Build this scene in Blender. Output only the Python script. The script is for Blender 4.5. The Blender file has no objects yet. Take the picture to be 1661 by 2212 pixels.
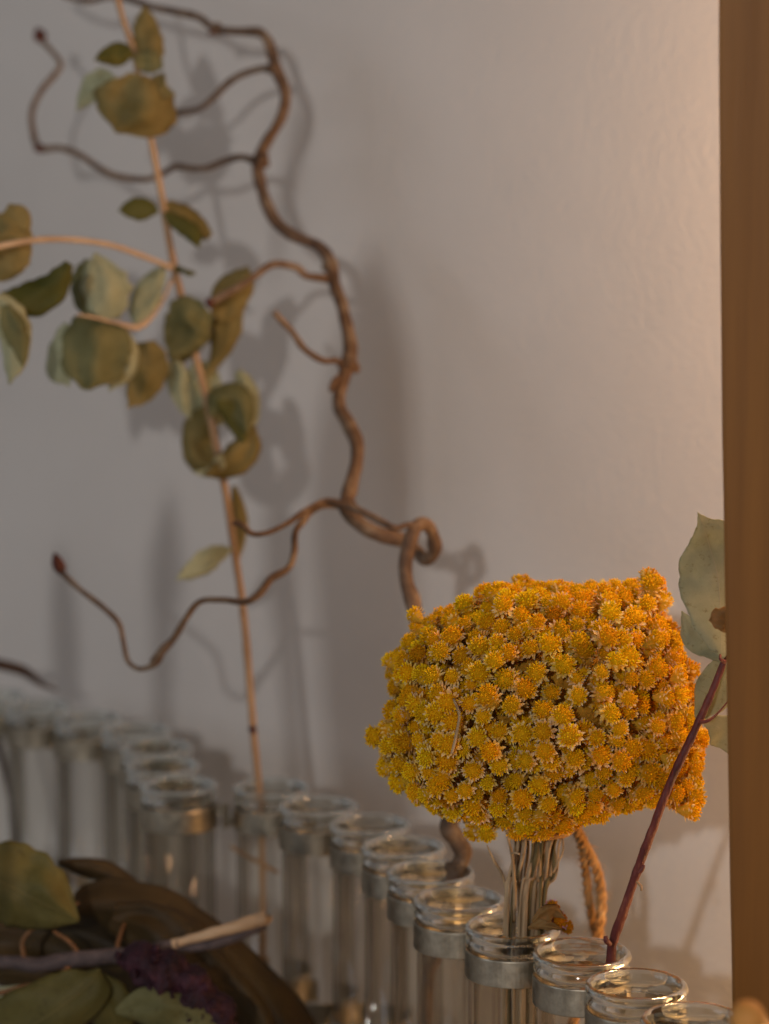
import bpy, math, random
import numpy as np
from mathutils import Vector, Matrix, noise
random.seed(7)
rng = np.random.default_rng(7)
sc = bpy.context.scene
COL = sc.collection
R = math.radians
PI = math.pi

# ------------------------------------------------------------------ camera, world, lights, exposure
F = 5600.0                       # focal length in picture units (picture is 1661 x 2212)
W0, H0 = 1661.0, 2212.0
PITCH = math.atan((1106 - 350) / F)
CAMZ = 0.277
cam_d = bpy.data.cameras.new('camera'); cam = bpy.data.objects.new('camera', cam_d); COL.objects.link(cam)
cam.location = (0, 0, CAMZ); cam.rotation_euler = (PI / 2 - PITCH, 0, 0)
cam_d.sensor_fit = 'VERTICAL'; cam_d.sensor_height = 36.0; cam_d.lens = 36.0 * F / H0
cam_d.clip_start = 0.02; cam_d.clip_end = 50
cam_d.dof.use_dof = True; cam_d.dof.focus_distance = 0.560; cam_d.dof.aperture_fstop = 12.0
sc.camera = cam
RM = cam.rotation_euler.to_matrix()

def P(x, y, Z):
    """a point Z metres in front of the lens"""
    return cam.location + RM @ Vector(((x - W0 / 2) / F * Z, (H0 / 2 - y) / F * Z, -Z))
def PX(n, Z):                    # picture units -> metres
    return n / F * Z

world = bpy.data.worlds.new('World'); sc.world = world; world.use_nodes = True
wnt = world.node_tree; bg = wnt.nodes['Background']
# a dim room: greyish daylight from the left, warm brown to the right, darker below
tcw = wnt.nodes.new('ShaderNodeTexCoord'); sx = wnt.nodes.new('ShaderNodeSeparateXYZ'); wnt.links.new(tcw.outputs['Generated'], sx.inputs[0])
r1 = wnt.nodes.new('ShaderNodeValToRGB'); mrx = wnt.nodes.new('ShaderNodeMapRange'); mrx.inputs[1].default_value = -1; mrx.inputs[2].default_value = 1
wnt.links.new(sx.outputs[0], mrx.inputs[0]); wnt.links.new(mrx.outputs[0], r1.inputs[0])
for e_, (p_, c_) in zip([r1.color_ramp.elements[0], r1.color_ramp.elements[1], r1.color_ramp.elements.new(0.30), r1.color_ramp.elements.new(0.5)],
                        [(0.0, (1.0, 1.02, 1.05)), (1.0, (1.1, 0.62, 0.28)), (0.30, (0.50, 0.46, 0.43)), (0.5, (0.80, 0.60, 0.42))]):
    e_.position = p_; e_.color = (*c_, 1)
nz_ = wnt.nodes.new('ShaderNodeTexNoise'); nz_.inputs['Scale'].default_value = 3.2; nz_.inputs['Detail'].default_value = 2; wnt.links.new(tcw.outputs['Generated'], nz_.inputs['Vector'])
r2 = wnt.nodes.new('ShaderNodeMapRange'); r2.inputs[1].default_value = 0.38; r2.inputs[2].default_value = 0.62; r2.inputs[3].default_value = 0.15; r2.inputs[4].default_value = 1.5; wnt.links.new(nz_.outputs[0], r2.inputs[0])
bg.inputs[1].default_value = 0.17
mw = wnt.nodes.new('ShaderNodeVectorMath'); mw.operation = 'SCALE'; wnt.links.new(r1.outputs[0], mw.inputs[0]); wnt.links.new(r2.outputs[0], mw.inputs[3]); wnt.links.new(mw.outputs[0], bg.inputs[0])

def area(name, loc, target, size, power, color, size_y=None):
    l = bpy.data.lights.new(name, 'AREA'); l.energy = power; l.color = color; l.size = size
    if size_y: l.shape = 'RECTANGLE'; l.size_y = size_y
    o = bpy.data.objects.new(name, l); COL.objects.link(o); o.location = loc
    o.rotation_euler = (Vector(target) - Vector(loc)).to_track_quat('-Z', 'Y').to_euler()
    return o
KEY = Vector((-0.20, -0.50, 0.45))
area('key_light', KEY, (0.0, 0.75, 0.20), 0.016, 3.5, (1.0, 0.97, 0.95), 0.020)  # small key light behind the camera, added and placed for the wall shadows
area('side_light', (-1.1, 0.05, 0.5), (0.0, 0.7, 0.20), 0.5, 1.9, (0.84, 0.90, 1.0))
area('room_light', (0.0, -1.0, 1.1), (0.0, 0.75, 0.20), 0.9, 1.7, (1.0, 0.92, 0.89))
lamp = bpy.data.lights.new('warm_lamp', 'POINT'); lamp.energy = 1.15; lamp.color = (1.0, 0.57, 0.28); lamp.shadow_soft_size = 0.03
lo = bpy.data.objects.new('warm_lamp', lamp); COL.objects.link(lo); lo.location = (0.145, 0.562, 0.29)
lamp = bpy.data.lights.new('low_front_fill', 'POINT'); lamp.energy = 0.13; lamp.color = (1.0, 0.52, 0.16); lamp.shadow_soft_size = 0.012  # warm fill added out of view, brightens post foot and flower underside
lo = bpy.data.objects.new('low_front_fill', lamp); COL.objects.link(lo); lo.location = (0.20, 0.24, 0.13)
lamp = bpy.data.lights.new('low_warm_fill', 'POINT'); lamp.energy = 0.38; lamp.color = (1.0, 0.55, 0.2); lamp.shadow_soft_size = 0.03  # second warm light added out of view to brighten the lower right wall
lo = bpy.data.objects.new('low_warm_fill', lamp); COL.objects.link(lo); lo.location = (0.150, 0.553, 0.07)

sc.view_settings.view_transform = 'Standard'; sc.view_settings.look = 'None'
sc.view_settings.exposure = 0.05; sc.view_settings.gamma = 1; sc.view_settings.use_curve_mapping = False
sc.cycles.max_bounces = 14; sc.cycles.transparent_max_bounces = 64; sc.cycles.transmission_bounces = 12
sc.cycles.caustics_refractive = False; sc.cycles.caustics_reflective = False
sc.cycles.sample_clamp_indirect = 4.0

# ------------------------------------------------------------------ object helpers
def link(name, me, m=None, parent=None):
    o = bpy.data.objects.new(name, me); COL.objects.link(o)
    if m is not None and me is not None: me.materials.append(m)
    if parent is not None: o.parent = parent
    return o
def tag(o, label=None, cat=None, group=None, kind=None):
    if label: o['label'] = label
    if cat: o['category'] = cat
    if group: o['group'] = group
    if kind: o['kind'] = kind
    return o
def thing(name, loc, label, cat, group=None):
    o = bpy.data.objects.new(name, None); COL.objects.link(o); o.location = loc
    o.empty_display_size = 0.01
    return tag(o, label, cat, group)
def mesh(name, V, Fc, smooth=True):
    me = bpy.data.meshes.new(name); me.from_pydata([tuple(v) for v in V], [], Fc)
    if smooth: me.polygons.foreach_set('use_smooth', [True] * len(me.polygons))
    me.update(); return me
def rel(V, parent):              # world -> parent space (things are only moved, never turned)
    if parent is None: return V
    l = parent.location
    return [Vector(v) - l for v in V]

def catmull(pts, n):
    """dense centripetal-ish spline through pts (list of tuples of any size)"""
    A = [np.array(p, float) for p in pts]
    A = [2 * A[0] - A[1]] + A + [2 * A[-1] - A[-2]]
    out = []
    for i in range(1, len(A) - 2):
        for k in range(n):
            t = k / n
            p0, p1, p2, p3 = A[i - 1], A[i], A[i + 1], A[i + 2]
            out.append(0.5 * ((2 * p1) + (-p0 + p2) * t + (2 * p0 - 5 * p1 + 4 * p2 - p3) * t * t + (-p0 + 3 * p1 - 3 * p2 + p3) * t ** 3))
    out.append(A[-2]); return out

def sweep(path, radii, seg=12, wob=0.0, ws=200.0, seed=0.0, cap=True):
    """tube along path (Vectors) with radius per point, noisy surface"""
    V, Fc = [], []
    n = len(path)
    T = []
    for i in range(n):
        a = path[max(i - 1, 0)]; b = path[min(i + 1, n - 1)]
        d = (b - a); T.append(d.normalized() if d.length > 1e-9 else Vector((0, 0, 1)))
    u = T[0].orthogonal().normalized()
    for i in range(n):
        u = (u - T[i] * u.dot(T[i])).normalized(); v = T[i].cross(u)
        for k in range(seg):
            a = 2 * PI * k / seg
            d = u * math.cos(a) + v * math.sin(a)
            r = radii[i]
            if wob:
                r *= 1 + wob * noise.noise((path[i] + d * r) * ws + Vector((seed, 0, 0)))
            V.append(path[i] + d * r)
    for i in range(n - 1):
        for k in range(seg):
            a = i * seg + k; b = i * seg + (k + 1) % seg
            Fc.append((a, b, b + seg, a + seg))
    if cap:
        Fc.append(tuple(reversed(range(seg)))); Fc.append(tuple((n - 1) * seg + k for k in range(seg)))
    return V, Fc
def pxpath(pts, n=6):
    """pts: (x, y, Z, r_px) -> world path and radii"""
    d = catmull(pts, n)
    return [P(p[0], p[1], p[2]) for p in d], [max(0.3, p[3]) / F * p[2] for p in d]
def pxtube(name, pts, m, parent, seg=10, n=6, wob=0.12, ws=260, seed=0.0):
    path, rad = pxpath(pts, n)
    V, Fc = sweep(path, rad, seg, wob, ws, seed)
    return link(name, mesh(name, rel(V, parent), Fc), m, parent)
def join(parts):
    V, Fc = [], []
    for v, f in parts:
        o = len(V); V += list(v); Fc += [tuple(i + o for i in q) for q in f]
    return V, Fc
def lathe(prof, seg=64, arc=2 * PI, start=0.0, closed=True):
    """prof: (r, z) closed loop turned round z"""
    V, Fc = [], []
    full = abs(arc - 2 * PI) < 1e-6
    ns = seg if full else seg + 1
    m = len(prof)
    for k in range(ns):
        a = start + arc * k / seg
        for r, z in prof: V.append(Vector((r * math.cos(a), r * math.sin(a), z)))
    for k in range(seg):
        k2 = (k + 1) % ns
        for j in range(m if closed else m - 1):
            j2 = (j + 1) % m
            Fc.append((k * m + j, k2 * m + j, k2 * m + j2, k * m + j2))
    if not full:
        Fc.append(tuple(range(m))); Fc.append(tuple(reversed([(ns - 1) * m + j for j in range(m)])))
    return V, Fc
def box(cx, cy, cz, sx, sy, sz):
    V = [Vector((cx + a * sx / 2, cy + b * sy / 2, cz + c * sz / 2)) for a in (-1, 1) for b in (-1, 1) for c in (-1, 1)]
    return V, [(0, 1, 3, 2), (4, 6, 7, 5), (0, 4, 5, 1), (2, 3, 7, 6), (0, 2, 6, 4), (1, 5, 7, 3)]
def bevel(o, w, s=2):
    b = o.modifiers.new('bevel', 'BEVEL'); b.width = w; b.segments = s; b.limit_method = 'ANGLE'

# ------------------------------------------------------------------ materials
def mat(name):
    m = bpy.data.materials.new(name); m.use_nodes = True
    nt = m.node_tree; nt.nodes.clear()
    out = nt.nodes.new('ShaderNodeOutputMaterial')
    return m, nt, out
def N(nt, t, **kw):
    n = nt.nodes.new(t)
    for k, v in kw.items(): setattr(n, k, v)
    return n
def ramp(nt, fac, stops):
    r = N(nt, 'ShaderNodeValToRGB')
    e = r.color_ramp.elements
    while len(e) < len(stops): e.new(0.5)
    for i, (p, c) in enumerate(stops): e[i].position = p; e[i].color = (*c, 1)
    nt.links.new(fac, r.inputs[0]); return r
def noise_tex(nt, scale, detail=4, rough=0.55, vec=None, mapping=None):
    tc = N(nt, 'ShaderNodeTexCoord'); src = tc.outputs['Object'] if vec is None else vec
    if mapping:
        mp = N(nt, 'ShaderNodeMapping'); mp.inputs['Scale'].default_value = mapping
        nt.links.new(src, mp.inputs[0]); src = mp.outputs[0]
    n = N(nt, 'ShaderNodeTexNoise'); n.inputs['Scale'].default_value = scale
    n.inputs['Detail'].default_value = detail; n.inputs['Roughness'].default_value = rough
    nt.links.new(src, n.inputs['Vector']); return n
def bump(nt, h, strength, dist):
    b = N(nt, 'ShaderNodeBump'); b.inputs['Strength'].default_value = strength; b.inputs['Distance'].default_value = dist
    nt.links.new(h, b.inputs['Height']); return b
def principled(nt, out, rough=0.6, spec=0.4, **kw):
    p = N(nt, 'ShaderNodeBsdfPrincipled'); p.inputs['Roughness'].default_value = rough
    p.inputs['Specular IOR Level'].default_value = spec
    for k, v in kw.items(): p.inputs[k].default_value = v
    nt.links.new(p.outputs[0], out.inputs[0]); return p
def mottled(name, stops, scale, rough=0.7, spec=0.25, bs=0.4, bd=0.0003, bscale=None, mapping=None, detail=5, **kw):
    m, nt, out = mat(name)
    p = principled(nt, out, rough, spec, **kw)
    n = noise_tex(nt, scale, detail, 0.6, mapping=mapping)
    nt.links.new(ramp(nt, n.outputs[0], stops).outputs[0], p.inputs['Base Color'])
    n2 = noise_tex(nt, bscale or scale * 3, 4, 0.6, mapping=mapping)
    nt.links.new(bump(nt, n2.outputs[0], bs, bd).outputs[0], p.inputs['Normal'])
    return m

m_wall = mottled('painted_plaster', [(0.3, (0.52, 0.497, 0.475)), (0.7, (0.59, 0.567, 0.545))], 7, 0.75, 0.25, 0.55, 0.0006, 430, detail=4)
m_table = mottled('white_table_paint', [(0.3, (0.46, 0.44, 0.41)), (0.7, (0.54, 0.52, 0.49))], 25, 0.5, 0.35, 0.2, 0.0002, 200)
m_wood = mottled('varnished_wood', [(0.3, (0.13, 0.050, 0.008)), (0.5, (0.19, 0.076, 0.011)), (0.7, (0.25, 0.105, 0.015))], 70, 0.42, 0.4, 0.25, 0.0003, 160, mapping=(1, 1, 0.045))
m_bark = mottled('twisted_bark', [(0.30, (0.060, 0.034, 0.022)), (0.5, (0.13, 0.078, 0.046)), (0.70, (0.25, 0.18, 0.12))], 150, 0.65, 0.25, 0.6, 0.0005, 520)
m_bud = mottled('bud_scales', [(0.3, (0.04, 0.015, 0.012)), (0.7, (0.12, 0.035, 0.022))], 500, 0.6)
m_orange_stem = mottled('pale_orange_stem', [(0.3, (0.25, 0.145, 0.075)), (0.7, (0.41, 0.27, 0.155))], 140, 0.6, mapping=(1, 1, 0.2))
m_red_stem = mottled('dark_red_bark', [(0.3, (0.055, 0.012, 0.012)), (0.55, (0.14, 0.028, 0.022)), (0.72, (0.26, 0.085, 0.04))], 330, 0.55, 0.35, 0.8, 0.0006, 900, mapping=(1, 1, 0.3))
m_dry_stem = mottled('dry_straw_stem', [(0.25, (0.13, 0.08, 0.035)), (0.5, (0.34, 0.235, 0.135)), (0.75, (0.50, 0.37, 0.23))], 420, 0.85, 0.15, 0.8, 0.0004, 1500, mapping=(1, 1, 0.12))
m_olive_stem = mottled('dry_olive_stem', [(0.3, (0.06, 0.045, 0.02)), (0.7, (0.22, 0.17, 0.08))], 420, 0.85, 0.15, 0.8, 0.0004, 1500, mapping=(1, 1, 0.12))
m_pale_stem = mottled('pale_side_stem', [(0.3, (0.36, 0.25, 0.16)), (0.7, (0.50, 0.37, 0.25))], 140, 0.6)
m_dark_stem = mottled('dark_dry_twig', [(0.3, (0.035, 0.022, 0.018)), (0.7, (0.10, 0.065, 0.05))], 300, 0.7)
m_purple = mottled('withered_purple', [(0.3, (0.010, 0.003, 0.006)), (0.55, (0.034, 0.008, 0.015)), (0.75, (0.075, 0.020, 0.034))], 190, 0.7, 0.3, 0.9, 0.001, 420)
m_cutwood = mottled('peeled_wood', [(0.3, (0.36, 0.23, 0.13)), (0.7, (0.58, 0.42, 0.27))], 200, 0.7, mapping=(0.3, 1, 1))
m_grey_twig = mottled('greyish_twig_bark', [(0.3, (0.045, 0.035, 0.038)), (0.7, (0.13, 0.095, 0.09))], 220, 0.7)
m_twine = mottled('jute_twine', [(0.3, (0.24, 0.12, 0.045)), (0.55, (0.44, 0.25, 0.10)), (0.75, (0.60, 0.40, 0.20))], 500, 0.9, 0.1, 0.5, 0.0002, 2500, mapping=(1, 1, 0.35))

def leaf_mat(name, c1, c2, cv, scale=50, trans=0.55):
    m, nt, out = mat(name)
    uv = N(nt, 'ShaderNodeUVMap'); sep = N(nt, 'ShaderNodeSeparateXYZ'); nt.links.new(uv.outputs[0], sep.inputs[0])
    n = noise_tex(nt, scale, 6, 0.62)
    base = ramp(nt, n.outputs[0], [(0.32, c1), (0.68, c2)])
    n3 = noise_tex(nt, scale * 6, 4, 0.7)
    dark = ramp(nt, n3.outputs[0], [(0.30, (0.62, 0.55, 0.42)), (0.42, (1, 1, 1))])
    mx0 = N(nt, 'ShaderNodeMix', data_type='RGBA', blend_type='MULTIPLY'); mx0.inputs[0].default_value = 0.8
    nt.links.new(base.outputs[0], mx0.inputs[6]); nt.links.new(dark.outputs[0], mx0.inputs[7])
    # veins: midrib |u| small, side veins slanting towards the tip
    ab = N(nt, 'ShaderNodeMath', operation='ABSOLUTE'); nt.links.new(sep.outputs[0], ab.inputs[0])
    mid = N(nt, 'ShaderNodeMapRange'); mid.inputs['From Min'].default_value = 0.0; mid.inputs['From Max'].default_value = 0.030
    mid.inputs['To Min'].default_value = 1; mid.inputs['To Max'].default_value = 0; nt.links.new(ab.outputs[0], mid.inputs[0])
    k = N(nt, 'ShaderNodeMath', operation='MULTIPLY'); k.inputs[1].default_value = -0.42; nt.links.new(ab.outputs[0], k.inputs[0])
    s = N(nt, 'ShaderNodeMath', operation='ADD'); nt.links.new(sep.outputs[1], s.inputs[0]); nt.links.new(k.outputs[0], s.inputs[1])
    q = N(nt, 'ShaderNodeMath', operation='MULTIPLY'); q.inputs[1].default_value = 8.5; nt.links.new(s.outputs[0], q.inputs[0])
    q2 = N(nt, 'ShaderNodeMath', operation='ADD'); nt.links.new(q.outputs[0], q2.inputs[0]); nt.links.new(n.outputs[0], q2.inputs[1])
    fr = N(nt, 'ShaderNodeMath', operation='PINGPONG'); fr.inputs[1].default_value = 0.5; nt.links.new(q2.outputs[0], fr.inputs[0])
    sv = N(nt, 'ShaderNodeMapRange'); sv.inputs['From Min'].default_value = 0.0; sv.inputs['From Max'].default_value = 0.05
    sv.inputs['To Min'].default_value = 0.38; sv.inputs['To Max'].default_value = 0; nt.links.new(fr.outputs[0], sv.inputs[0])
    mxv = N(nt, 'ShaderNodeMath', operation='MAXIMUM'); nt.links.new(mid.outputs[0], mxv.inputs[0]); nt.links.new(sv.outputs[0], mxv.inputs[1])
    fade = N(nt, 'ShaderNodeMath', operation='MULTIPLY'); fade.inputs[1].default_value = 0.6; nt.links.new(mxv.outputs[0], fade.inputs[0])
    mx = N(nt, 'ShaderNodeMix', data_type='RGBA'); nt.links.new(fade.outputs[0], mx.inputs[0])
    nt.links.new(mx0.outputs[2], mx.inputs[6]); mx.inputs[7].default_value = (*cv, 1)
    p = N(nt, 'ShaderNodeBsdfPrincipled'); p.inputs['Roughness'].default_value = 0.6; p.inputs['Specular IOR Level'].default_value = 0.3
    nt.links.new(mx.outputs[2], p.inputs['Base Color'])
    ad = N(nt, 'ShaderNodeMath', operation='ADD'); nt.links.new(n3.outputs[0], ad.inputs[0]); nt.links.new(mxv.outputs[0], ad.inputs[1])
    nt.links.new(bump(nt, ad.outputs[0], 0.35, 0.0004).outputs[0], p.inputs['Normal'])
    t = N(nt, 'ShaderNodeBsdfTranslucent'); nt.links.new(mx.outputs[2], t.inputs[0])
    ms = N(nt, 'ShaderNodeMixShader'); ms.inputs[0].default_value = trans
    nt.links.new(p.outputs[0], ms.inputs[1]); nt.links.new(t.outputs[0], ms.inputs[2]); nt.links.new(ms.outputs[0], out.inputs[0])
    return m
m_ochre = leaf_mat('ochre_leaf', (0.22, 0.17, 0.05), (0.42, 0.33, 0.13), (0.34, 0.26, 0.12))
m_green = leaf_mat('dark_green_leaf', (0.10, 0.10, 0.015), (0.20, 0.185, 0.045), (0.16, 0.15, 0.05))
m_pale = leaf_mat('pale_green_leaf', (0.42, 0.43, 0.27), (0.66, 0.66, 0.46), (0.6, 0.6, 0.4))
m_grey_leaf = leaf_mat('grey_green_leaf', (0.32, 0.33, 0.21), (0.50, 0.49, 0.32), (0.5, 0.46, 0.32), scale=110)
m_olive = leaf_mat('olive_leaf', (0.17, 0.16, 0.06), (0.33, 0.31, 0.14), (0.2, 0.18, 0.07))
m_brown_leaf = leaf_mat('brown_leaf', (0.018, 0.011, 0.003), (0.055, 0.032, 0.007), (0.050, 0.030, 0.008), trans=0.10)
m_yellow_leaf = leaf_mat('yellow_green_leaf', (0.070, 0.058, 0.012), (0.155, 0.13, 0.036), (0.22, 0.17, 0.06), trans=0.25)
m_orange_leaf = leaf_mat('orange_dry_leaf', (0.32, 0.12, 0.02), (0.46, 0.20, 0.04), (0.5, 0.25, 0.08))

m_tan_leaf = leaf_mat('tan_dry_leaf', (0.26, 0.14, 0.045), (0.42, 0.25, 0.09), (0.45, 0.28, 0.12))
# metal
m_metal, nt, out = mat('galvanised_metal')
p = principled(nt, out, 0.30, 0.5, Metallic=1.0)
n = noise_tex(nt, 260, 5, 0.65); nt.links.new(ramp(nt, n.outputs[0], [(0.3, (0.26, 0.23, 0.18)), (0.7, (0.50, 0.445, 0.35))]).outputs[0], p.inputs['Base Color'])
nr = ramp(nt, noise_tex(nt, 800, 4).outputs[0], [(0.3, (0.28,) * 3), (0.7, (0.5,) * 3)]); nt.links.new(nr.outputs[0], p.inputs['Roughness'])
nt.links.new(bump(nt, noise_tex(nt, 500, 4).outputs[0], 0.12, 0.0002).outputs[0], p.inputs['Normal'])
# rim glass: solid, refracting
m_glass, nt, out = mat('clear_rim_glass')
g = N(nt, 'ShaderNodeBsdfGlass'); g.inputs['IOR'].default_value = 1.47; g.inputs['Roughness'].default_value = 0.0
g.inputs['Color'].default_value = (0.90, 0.92, 0.90, 1)
nt.links.new(bump(nt, noise_tex(nt, 170, 2).outputs[0], 0.25, 0.0006).outputs[0], g.inputs['Normal'])
tr = N(nt, 'ShaderNodeBsdfTransparent'); tr.inputs[0].default_value = (0.93, 0.93, 0.91, 1)
msg = N(nt, 'ShaderNodeMixShader'); msg.inputs[0].default_value = 0.22; nt.links.new(g.outputs[0], msg.inputs[1]); nt.links.new(tr.outputs[0], msg.inputs[2]); nt.links.new(msg.outputs[0], out.inputs[0])
# thin tube wall: lets light through, reflects by Fresnel, absorbs at the edges; refraction streaks are put into the tint
m_thin, nt, out = mat('thin_tube_glass')
lw = N(nt, 'ShaderNodeLayerWeight'); lw.inputs['Blend'].default_value = 0.5
tint = ramp(nt, lw.outputs['Facing'], [(0.0, (0.985, 0.985, 0.975)), (0.50, (0.965, 0.96, 0.945)), (0.70, (0.80, 0.78, 0.74)), (0.80, (0.92, 0.91, 0.89)), (0.92, (0.45, 0.42, 0.36)), (1.0, (0.60, 0.58, 0.54))])
tr = N(nt, 'ShaderNodeBsdfTransparent'); nt.links.new(tint.outputs[0], tr.inputs[0])
gl = N(nt, 'ShaderNodeBsdfGlossy'); gl.inputs['Roughness'].default_value = 0.04
pw = N(nt, 'ShaderNodeMath', operation='POWER'); pw.inputs[1].default_value = 4.5; nt.links.new(lw.outputs['Facing'], pw.inputs[0])
fr = N(nt, 'ShaderNodeMapRange'); fr.inputs[3].default_value = 0.022; fr.inputs[4].default_value = 0.85; nt.links.new(pw.outputs[0], fr.inputs[0])
ms = N(nt, 'ShaderNodeMixShader'); nt.links.new(fr.outputs[0], ms.inputs[0]); nt.links.new(tr.outputs[0], ms.inputs[1]); nt.links.new(gl.outputs[0], ms.inputs[2])
nt.links.new(ms.outputs[0], out.inputs[0])
# florets
m_flor, nt, out = mat('everlasting_floret')
at = N(nt, 'ShaderNodeAttribute'); at.attribute_name = 'Col'
p = N(nt, 'ShaderNodeBsdfPrincipled'); p.inputs['Roughness'].default_value = 0.75; p.inputs['Specular IOR Level'].default_value = 0.12
nt.links.new(at.outputs['Color'], p.inputs['Base Color'])
t = N(nt, 'ShaderNodeBsdfTranslucent'); nt.links.new(at.outputs['Color'], t.inputs[0])
ms = N(nt, 'ShaderNodeMixShader'); ms.inputs[0].default_value = 0.32
nt.links.new(p.outputs[0], ms.inputs[1]); nt.links.new(t.outputs[0], ms.inputs[2]); nt.links.new(ms.outputs[0], out.inputs[0])
m_core = mottled('floret_stalks', [(0.3, (0.30, 0.13, 0.012)), (0.7, (0.55, 0.28, 0.03))], 400, 0.9, 0.1, 1.0, 0.001, 1200)

# ------------------------------------------------------------------ the setting
wa = Vector((0.09, 0.685, 0)); wb = Vector((-0.113, 0.885, 0)); wd = (wb - wa).normalized(); wn = Vector((-wd.y, wd.x, 0))
if wn.y < 0: wn = -wn
V = []
for s in (-0.75, 1.6):
    for t_ in (0, 0.05):
        for z in (-0.02, 1.1):
            q = wa + wd * s + wn * t_; V.append(Vector((q.x, q.y, z)))
w = link('wall', mesh('wall', V, [(0, 1, 3, 2), (4, 6, 7, 5), (0, 4, 5, 1), (2, 3, 7, 6), (0, 2, 6, 4), (1, 5, 7, 3)], False), m_wall)
tag(w, 'greyish white textured plaster wall behind the vases', 'wall', kind='structure')
v, f = box(0.0, 0.5, -0.012, 2.2, 1.7, 0.024)
# the table top ends at the wall
V = []
for z in (-0.024, 0.0):
    a = wa - wd * 0.5; b = wa + wd * 1.2
    for q in (a, b, Vector((-1.2, b.y, 0)), Vector((-1.2, -0.2, 0)), Vector((a.x, -0.2, 0))): V.append(Vector((q.x - wn.x * 0.002, q.y - wn.y * 0.002, z)))
tb = link('table_top', mesh('table_top', V, [(0, 1, 2, 3, 4), (9, 8, 7, 6, 5), (0, 5, 6, 1), (1, 6, 7, 2), (2, 7, 8, 3), (3, 8, 9, 4), (4, 9, 5, 0)], False), m_table)
tag(tb, 'pale table top under the linked glass tubes', 'table', kind='structure')

# wooden post in the right foreground
post = thing('wooden_post', (0.08, 0.515, 0), 'upright varnished brown wooden post along the right edge of the photo', 'post')
def edge(y): return float(np.interp(y, [-900, 0, 450, 900, 1400, 1800, 2212, 2900], [1549, 1553, 1556, 1560, 1569, 1576, 1583, 1594]))
V, Fc = [], []
ys = list(np.linspace(-1400, 3350, 70)); nz = len(ys) - 1
for y in ys:
    d = RM @ Vector(((edge(y) - W0 / 2) / F, (H0 / 2 - y) / F, -1)); q_ = cam.location + d * (0.512 / d.y)
    z = max(0.0, q_.z); wv = 0.00014 * noise.noise(Vector((0, 0, z * 40)))
    for q, (dx, dy) in enumerate([(0.0006, 0), (0.045, 0), (0.045, 0.019), (0.0090, 0.019), (0.0002, 0.0012), (0, 0.0006)]):
        V.append(Vector((q_.x + dx + (wv if q in (0, 3, 4, 5) else 0), 0.512 + dy, z)))
for i in range(nz):
    for k in range(6):
        A = i * 6 + k; B = i * 6 + (k + 1) % 6; Fc.append((A, A + 6, B + 6, B))
Fc += [tuple(range(6)), tuple(reversed([nz * 6 + k for k in range(6)]))]
link('plank', mesh('plank', rel(V, post), Fc, False), m_wood, post)
FWD = RM @ Vector((0, 0, -1)); k1 = P(1622, 2208, 0.43)
pp = [P(1640, 2235, 0.515), P(1632, 2226, 0.475), k1 + FWD * 0.004, k1 + FWD * 0.0015, k1 + FWD * 0.0003, k1]
V, Fc = sweep(pp, [0.0033, 0.0031, 0.0030, 0.0027, 0.0018, 0.0006], 24)
link('peg', mesh('peg', rel(V, post), Fc), mottled('light_wood_peg', [(0.3, (0.42, 0.18, 0.035)), (0.7, (0.52, 0.24, 0.06))], 120, 0.6), post)

# ------------------------------------------------------------------ glass tubes and the metal chain
RIMZ = CAMZ - 0.172
def hit(x, y):                   # point of the rim plane on the ray through a pixel
    d = RM @ Vector(((x - W0 / 2) / F, (H0 / 2 - y) / F, -1))
    s = (RIMZ - CAMZ) / d.z
    return Vector((d.x * s, d.y * s, RIMZ))
def at_x(x, Y):                  # rim-plane point on the picture column x at distance Y
    lo_, hi_ = 400.0, 6000.0
    for _ in range(60):
        m_ = (lo_ + hi_) / 2
        if hit(x, m_).y > Y: lo_ = m_
        else: hi_ = m_
    return hit(x, m_)
PITCH_T = 0.0245
tubes = [hit(1375, 2122)]
# towards the camera
def nxt(c, x, sgn):
    best = None
    for i in range(0, 4001):
        Y = c.y + sgn * PITCH_T * i / 4000
        q = at_x(x, Y) if False else Vector(((x - W0 / 2) / F * depth_of(Y), Y, RIMZ))
        d = (q - c).length
        if d >= PITCH_T: return q
    return q
def depth_of(Y):                 # camera-axis depth of a rim-plane point
    return Y * math.cos(PITCH) + (CAMZ - RIMZ) * math.sin(PITCH)
front = nxt(tubes[0], 1500, -1)
xs = [1257, 1107, 992, 931, 872, 800, 688, 587]
for x in xs: tubes.append(nxt(tubes[-1], x, 1))
# tube to the left of the gap in the chain, then the far run
c9 = tubes[-1]
xl = [(387, None), (352, 1), (338, 1), (293, 1), (190, 1), (82, 1), (-15, 1), (-120, 1)]
q = Vector(((387 - W0 / 2) / F * depth_of(c9.y + 0.002), c9.y + 0.002, RIMZ)); tubes.append(q)
for x, s in xl[1:]: tubes.append(nxt(tubes[-1], x, 1))
tubes = [front] + tubes
front2 = nxt(front, 1640, -1)
tubes = [front2] + tubes         # the last one stands behind the post
T = {i - 1: t_ for i, t_ in enumerate(tubes)}    # T[0] front .. T[1] is the one at 1375 etc.; T[-1] hidden
ro, ri, L = 0.0100, 0.0088, 0.098
rim_prof = [(0.0090, -0.0052), (0.0091, -0.0018), (0.0095, -0.0004), (0.0101, 0.0), (0.01075, -0.0005), (0.01095, -0.0013), (0.0107, -0.0020),
            (0.01022, -0.0025), (0.01022, -0.0030), (0.01065, -0.0036), (0.0106, -0.0043), (0.0102, -0.0047), (0.0100, -0.0052)]
v, f = lathe(rim_prof, 96); rim_me = mesh('rim', v, f); rim_me.materials.append(m_glass)
outer = [(ro, -0.00535)] + [(ro, -L + 0.012)] + [(ro * math.cos(t_), -L + 0.010 - ro * math.sin(t_)) for t_ in np.linspace(0.1, PI / 2 - 0.02, 10)]
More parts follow.
